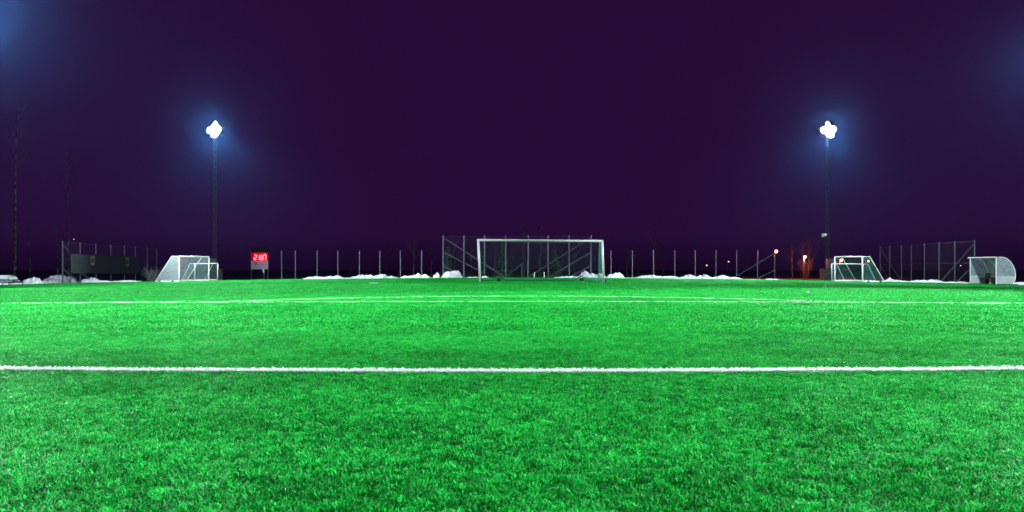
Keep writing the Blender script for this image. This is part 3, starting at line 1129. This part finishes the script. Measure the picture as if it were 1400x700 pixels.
LG, BG = 'snow heaps along the left touchline', 'snow heaps along the far end'
snow_heap('snow_heap', [on_left(33), on_left(40), on_left(48), on_left(56)], [.15, .35, .55, .62, .40, .1], 1.7, 1, 'snow', 'small rounded snow heap beside the picnic table', group=LG)
snow_heap('snow_heap', [on_left(60), on_left(72), on_left(86), on_left(104, -35.2)], [.12, .45, .72, .80, .68, .82, .3], 2.0, 2, 'dirty_snow', 'largest snow heap at left, under the first post of the banner fence', group=LG)
snow_heap('snow_heap', [px(104, 59.4).xy, px(118, 59.6).xy, px(128, 59.8).xy, px(138, 59.8).xy], [.15, .35, .45, .75, .4, .15], 1.5, 3, 'snow', 'snow heap with a peaked top below the banner', group=LG)
snow_heap('snow_bank', [on_left(-60), on_left(20), on_left(60), on_left(100, -35.2)], [.22, .25, .2, .16, .2, .18], 1.6, 4, 'snow', 'thin bank of ploughed snow along the left edge of the turf', kind='stuff')
snow_heap('snow_bank', [px(100, 59.0).xy, px(150, 59.6).xy, px(180, 60).xy, px(210, 60.2).xy], [.25, .28, .2, .24, .12, .02], 1.2, 5, 'snow', 'low snow bank under the banner running to the white goal', kind='stuff')
snow_heap('snow_bank', [px(415, 64.3).xy, px(450, 64.8).xy, px(500, 65.2).xy, px(545, 65.4).xy], [.12, .30, .22, .40, .12, .42, .35, .40, .10], 1.3, 6, 'dirty_snow', 'low lumpy snow bank under the left far fence posts', kind='stuff')
snow_heap('snow_heap', [px(546, 65.4).xy, px(560, 65.4).xy, px(575, 65.5).xy, px(592, 65.5).xy], [.18, .32, .3, .52, .4, .2], 1.4, 7, 'snow', 'long low snow heap left of the backstop fence', group=BG)
snow_heap('snow_heap', [px(592, 65.5).xy, px(602, 65.5).xy], [.3, .6, .3], 1.3, 8, 'snow', 'small round snow heap at the left end post of the backstop', group=BG)
snow_heap('snow_heap', [px(602, 65.5).xy, px(615, 65.5).xy, px(634, 65.6).xy], [.28, .55, .66, .78, .74, .2], 1.6, 9, 'dirty_snow', 'large lumpy snow heap behind the left post of the backstop', group=BG)
snow_heap('snow_bank', [px(636, 65.5).xy, px(655, 65.6).xy, px(670, 65.6).xy], [.1, .18, .12, .28, .06], 1.1, 10, 'snow', 'scraps of low snow behind the left post of the large goal', kind='stuff')
snow_heap('snow_bank', [px(752, 65.5).xy, px(775, 65.6).xy, px(792, 65.6).xy], [.04, .14, .2, .22, .3], 1.1, 11, 'snow', 'low strip of snow seen through the right half of the large goal net', kind='stuff')
snow_heap('snow_heap', [px(788, 65.5).xy, px(798, 65.5).xy, px(812, 65.6).xy, px(832, 65.4).xy], [.22, .40, .80, .62, .42, .52, .3], 1.6, 12, 'dirty_snow', 'tall snow heap behind the right post of the large goal', group=BG)
snow_heap('snow_heap', [px(828, 65.4).xy, px(842, 65.4).xy, px(855, 65.3).xy], [.3, .45, .58, .7, .15], 1.4, 13, 'snow', 'snow heap just right of the large goal', group=BG)
snow_heap('snow_bank', [px(852, 65.2).xy, px(900, 65).xy, px(940, 64.9).xy, px(980, 64.5).xy, px(1018, 64.2).xy], [.1, .12, .30, .42, .25, .38, .2, .44, .28, .50, .24, .42, .3, .25, .06], 1.3, 14, 'dirty_snow', 'lumpy grey snow bank under the right far fence posts', kind='stuff')
snow_heap('snow_bank', [px(1018, 64.2).xy, px(1050, 63.6).xy, px(1078, 63).xy], [.06, .1, .14, .12, .05], 1.0, 15, 'dirty_snow', 'thin snow strip below the orange lamp', kind='stuff')
snow_heap('snow_bank', [px(1205, 59.5).xy, px(1240, 58.8).xy, px(1280, 58).xy, px(1320, 55.5).xy, (35.4, 50), (35.6, 44)], [.18, .3, .2, .24, .36, .18, .24, .26, .3, .3, .25, .28], 1.3, 16, 'snow', 'low white snow bank along the right edge of the turf', kind='stuff')
snow_heap('snow_heap', [px(1209, 59.0).xy, px(1222, 58.8).xy], [.15, .45, .2], 1.1, 17, 'snow', 'small snow heap beside the net of the teal goal', group=BG)


# ------------------------------------------------------------------ trees
def bare_tree(x, y, h, r, seed, m, name, label, group, first=0.45, nb=14, bend=0.4, spread=.35):
    rng = random.Random(seed)
    z0 = gz(x) - .15
    t = thing(name, label, 'tree', (x, y, z0), group)
    n = 9
    bx, by = rng.uniform(-bend, bend), rng.uniform(-bend, bend)
    tr = [Vector((x + bx * (i / n) ** 2 + .06 * noise.noise(Vector((i * .7, seed, 0))) * i, y + by * (i / n) ** 2, z0 + h * i / n)) for i in range(n + 1)]
    MB().tube(tr, r, 7, r * .12).build('trunk', m, t, True)
    cr = MB()

    def at(f):
        g = f * n
        k = min(n - 1, int(g))
        return tr[k].lerp(tr[k + 1], g - k)
    for i in range(nb):
        f = first + (0.97 - first) * (i + rng.random()) / nb
        a = rng.uniform(0, 2 * math.pi)
        L = h * spread * (1.1 - f) * rng.uniform(.7, 1.3)
        p = at(f)
        d = Vector((math.cos(a), math.sin(a), rng.uniform(.7, 1.5))).normalized()
        br = [p, p + d * L * .5, p + d * L * .85 + Vector((0, 0, L * .2)), p + d * L + Vector((0, 0, L * .36))]
        rr = r * (1.05 - f) * .5
        cr.tube(br, rr, 4, rr * .2, cap=False)
        for k in range(4):
            q = br[1].lerp(br[3], rng.random())
            e = Vector((rng.uniform(-1, 1), rng.uniform(-1, 1), rng.uniform(0, 1.2))).normalized() * L * rng.uniform(.2, .45)
            cr.tube([q, q + e * .6 + Vector((0, 0, .05)), q + e], rr * .4, 3, rr * .1, cap=False)
            for _ in range(2):
                e2 = Vector((rng.uniform(-1, 1), rng.uniform(-1, 1), rng.uniform(-.4, .8))).normalized() * L * rng.uniform(.1, .2)
                cr.tube([q + e * .6, q + e * .6 + e2], rr * .22, 3, rr * .08, cap=False)
    cr.build('crown', m, t)
    return t


TL, TB = 'birches beyond the left touchline', 'bare trees in the wood beyond the far end'
lab_l = ['tallest pale birch at far left, forking near its top', 'thin leaning birch between the picnic table and the banner fence', 'thin leaning birch just left of the banner fence end post',
         'slender pale birch rising above the end of the banner fence']
for i, (u, vt, d, r, bend) in enumerate(((20, 132, 62, .13, .5), (42, 300, 66, .05, 1.0), (79, 300, 70, .05, .7), (93.5, 195, 74, .08, .4))):
    p = px(u, d, vt)
    bare_tree(p.x, d, p.z - gz(p.x), r, 40 + i, M['birch'], 'birch_tree', lab_l[i], TL, .6, 12, bend, .25)
wood = [(565, 78, 9, 'bark', 'dark thin tree between the two last posts left of the backstop'),
        (590, 84, 8, 'bark', 'dark slender tree just left of the backstop end post'),
        (622, 76, 8, 'bark', 'dark bare tree seen between the first two backstop posts'),
        (645, 80, 9, 'bark', 'dark bare tree just left of the large goal post'),
        (676, 76, 8, 'bark', 'bushy bare tree seen through the left part of the goal net'),
        (700, 82, 8, 'bark', 'bare tree left of the gate post behind the goal'),
        (716.5, 75, 10, 'birch', 'pale birch right beside the gate post behind the goal'),
        (738, 76, 9.5, 'bark', 'straight tree in the middle of the goal net'),
        (768, 78, 10, 'bark', 'tall straight tree seen through the right half of the goal net'),
        (786, 83, 8, 'bark', 'dark tree between the last two backstop posts'),
        (857, 80, 7, 'bark', 'thin tree above the snow right of the large goal'),
        (873, 86, 7, 'bark', 'thin tree between second and third post of the right far fence'),
        (895, 78, 10, 'birch', 'tall thin birch behind the right far fence'),
        (906, 84, 8, 'bark', 'thin dark tree just right of the tall birch behind the right far fence'),
        (528, 88, 8, 'bark', 'faint dark tree above the left far fence'),
        (480, 90, 7, 'bark', 'faint dark tree behind the middle of the left far fence')]
for i, (u, d, h, mm, lb) in enumerate(wood):
    bare_tree(px(u, d).x, d, h * .56, .08, 70 + i, M['bark'], 'bare_tree' if mm == 'bark' else 'birch_tree', lb, TB, .35, 16)


def spruce(u, d, h, seed, lb):
    rng = random.Random(seed)
    x = px(u, d).x
    z0 = gz(x) - .15
    t = thing('spruce_tree', lb, 'tree', (x, d, z0), 'young spruces behind the backstop')
    MB().tube([(x, d, z0), (x, d, z0 + h)], .08, 6, .01).build('trunk', M['bark'], t)
    cr = MB()
    for i in range(420):
        f = rng.random() ** 1.25
        rad = (1 - f) * h * .26 * (.35 + .65 * rng.random())
        a = rng.uniform(0, 2 * math.pi)
        c = Vector((x + rad * math.cos(a), d + rad * math.sin(a), z0 + .3 + (h - .3) * f - rad * .25))
        o = Vector((math.cos(a), math.sin(a), -.4)) * rng.uniform(.14, .32)
        s = Vector((-math.sin(a), math.cos(a), rng.uniform(-.4, .4))) * rng.uniform(.05, .1)
        cr.add([c - s, c + s, c + o + s * .3, c + o - s * .3], [(0, 1, 2, 3)])
    cr.build('crown', M['needle'], t)


for i, (u, d, h, lb) in enumerate(((687, 74, 3.6, 'dark young spruce seen through the left half of the large goal net'),
                                    (612, 75, 3.2, 'dark young spruce behind the left end of the backstop fence'),
                                    (758, 76, 3.4, 'dark young spruce seen right of the middle of the large goal net'))):
    spruce(u, d, h, 200 + i, lb)


def shrub(u, d, h, w, seed, lb, m='twig'):
    rng = random.Random(seed)
    x = px(u, d).x
    z0 = gz(x) - .12
    t = thing('bare_shrub', lb, 'shrub', (x, d, z0))
    mb = MB()
    for i in range(46):
        a = rng.uniform(0, 2 * math.pi)
        e = Vector((x + math.cos(a) * w * rng.random(), d + math.sin(a) * w * rng.random(), z0 + h * rng.uniform(.5, 1)))
        b = Vector((x + rng.uniform(-.2, .2), d + rng.uniform(-.2, .2), z0))
        mid = b.lerp(e, .5) + Vector((0, 0, .1))
        mb.tube([b, mid, e], .014, 4, .004, cap=False)
        for _ in range(3):
            q = mid.lerp(e, rng.random())
            mb.tube([q, q + Vector((rng.uniform(-.25, .25), rng.uniform(-.25, .25), rng.uniform(0, .3)))], .007, 3, .003, cap=False)
    mb.build('twigs', M[m], t)


shrub(208, 61.5, 1.3, 1.1, 301, 'frosted bare shrub just left of the white netted goal')
shrub(1101, 99.0, 3.0, 1.9, 302, 'bare bush glowing red under the orange street lamp', 'bark')


# ------------------------------------------------------------------ street lamps beyond the pitch
def street_lamp(u, v, d, lb, power, m='sodium', r=.2, pole_r=.05, col=(1, .14, .05), light=True, dx=.25):
    hd = px(u, d, v)
    x = hd.x - dx
    z0 = gz(x) - .12
    t = thing('street_lamp', lb, 'street lamp', (x, d, z0), 'street lamps beyond the pitch')
    MB().tube([(x, d, z0), (x, d, hd.z)], pole_r, 8).build('pole', M['steel'], t)
    MB().tube([(x, d, hd.z), (x + dx, d - .15, hd.z + r * 1.1)], pole_r * .8, 6).build('arm', M['steel'], t)
    hdob = MB().lathe(hd + Vector((0, -.1, r * .9)), (0, 0, 1), [(0, r * 1.1), (r * .35, r * .9), (r * .6, r * .3)], 12).build('lamp_head', M['dark'], t, True)
    MB().lathe(hd + Vector((0, -.1, r * .88)), (0, 0, -1), [(0, r), (r * .6, r * .95), (r * 1.2, r * .6), (r * 1.5, r * .15)], 12).build('lamp_glass', M[m], hdob, True)
    if light:
        li = bpy.data.lights.new('lamp_light', 'POINT')
        li.energy, li.color, li.shadow_soft_size = power, col, .15
        o = bpy.data.objects.new('lamp_light', li)
        o.location = hd + Vector((0, -.15, -r * 1.0))
        COL.objects.link(o)
        set_parent(o, hdob)


street_lamp(1060.6, 344, 72, 'orange street lamp on a pole at the right end of the far fence', 1300, r=.15, pole_r=.055, dx=.12)
street_lamp(1100, 351.5, 98, 'orange street lamp shining through a bare bush, left of the right mast', 3000, r=.18, dx=.1)
street_lamp(1150, 356, 120, 'far orange street lamp seen through the mouth of the teal netted goal', 700, r=.22)
street_lamp(1187, 357.3, 125, 'far dim orange street lamp seen through the side net of the teal goal', 300, r=.15)
street_lamp(966, 363, 150, 'tiny warm far lamp low between the right far fence posts', 40, 'warm', .15, light=False)
street_lamp(996, 358, 155, 'tiny warm far lamp higher up right of the other tiny lamp', 40, 'warm', .15, light=False)
street_lamp(101.5, 327.3, 150, 'tiny orange far lamp above the left banner fence', 40, 'warm', .10, light=False)
street_lamp(1313, 363.3, 140, 'tiny pale far lamp left of the curved dugout', 40, 'warm', .10, light=False)
bare_tree(px(1083, 99).x, 99, 5.0, .10, 91, M['bark'], 'bare_tree', 'thin trunk lit red left of the second orange lamp', TB, .4, 12)
bare_tree(px(1106, 101).x, 101, 6.0, .09, 92, M['bark'], 'bare_tree', 'bare tree lit red behind the second orange lamp', TB, .2, 18, .4, .5)
bm = MB().lathe(px(1105, 24) + Vector((0, 0, -.02)), (0, 0, 1), [(0, .016), (.016, .028), (.034, .028), (.05, .016)], 10).build('paper_scrap', M['white'], smooth=True)
tag(bm, 'small white scrap lying on the turf in front of the right goals', 'litter')

# ------------------------------------------------------------------ night haze lit by the floodlights
hz = MB().box((0, 420, 8.0), (1900, 1000, 21.0)).build('haze', M['dark'])
hm = bpy.data.materials.new('night_haze')
hm.use_nodes = True
t = hm.node_tree
t.nodes.clear()
ho = t.nodes.new('ShaderNodeOutputMaterial')
pv = t.nodes.new('ShaderNodeVolumePrincipled')
pv.inputs['Color'].default_value = (0.09, 0.36, 1.0, 1)
pv.inputs['Density'].default_value = HAZE_DENSITY
pv.inputs['Anisotropy'].default_value = 0.93
t.links.new(pv.outputs[0], ho.inputs['Volume'])
hz.data.materials.clear()
hz.data.materials.append(hm)
hz['kind'] = 'stuff'
hz['label'] = 'faint night haze over the pitch'
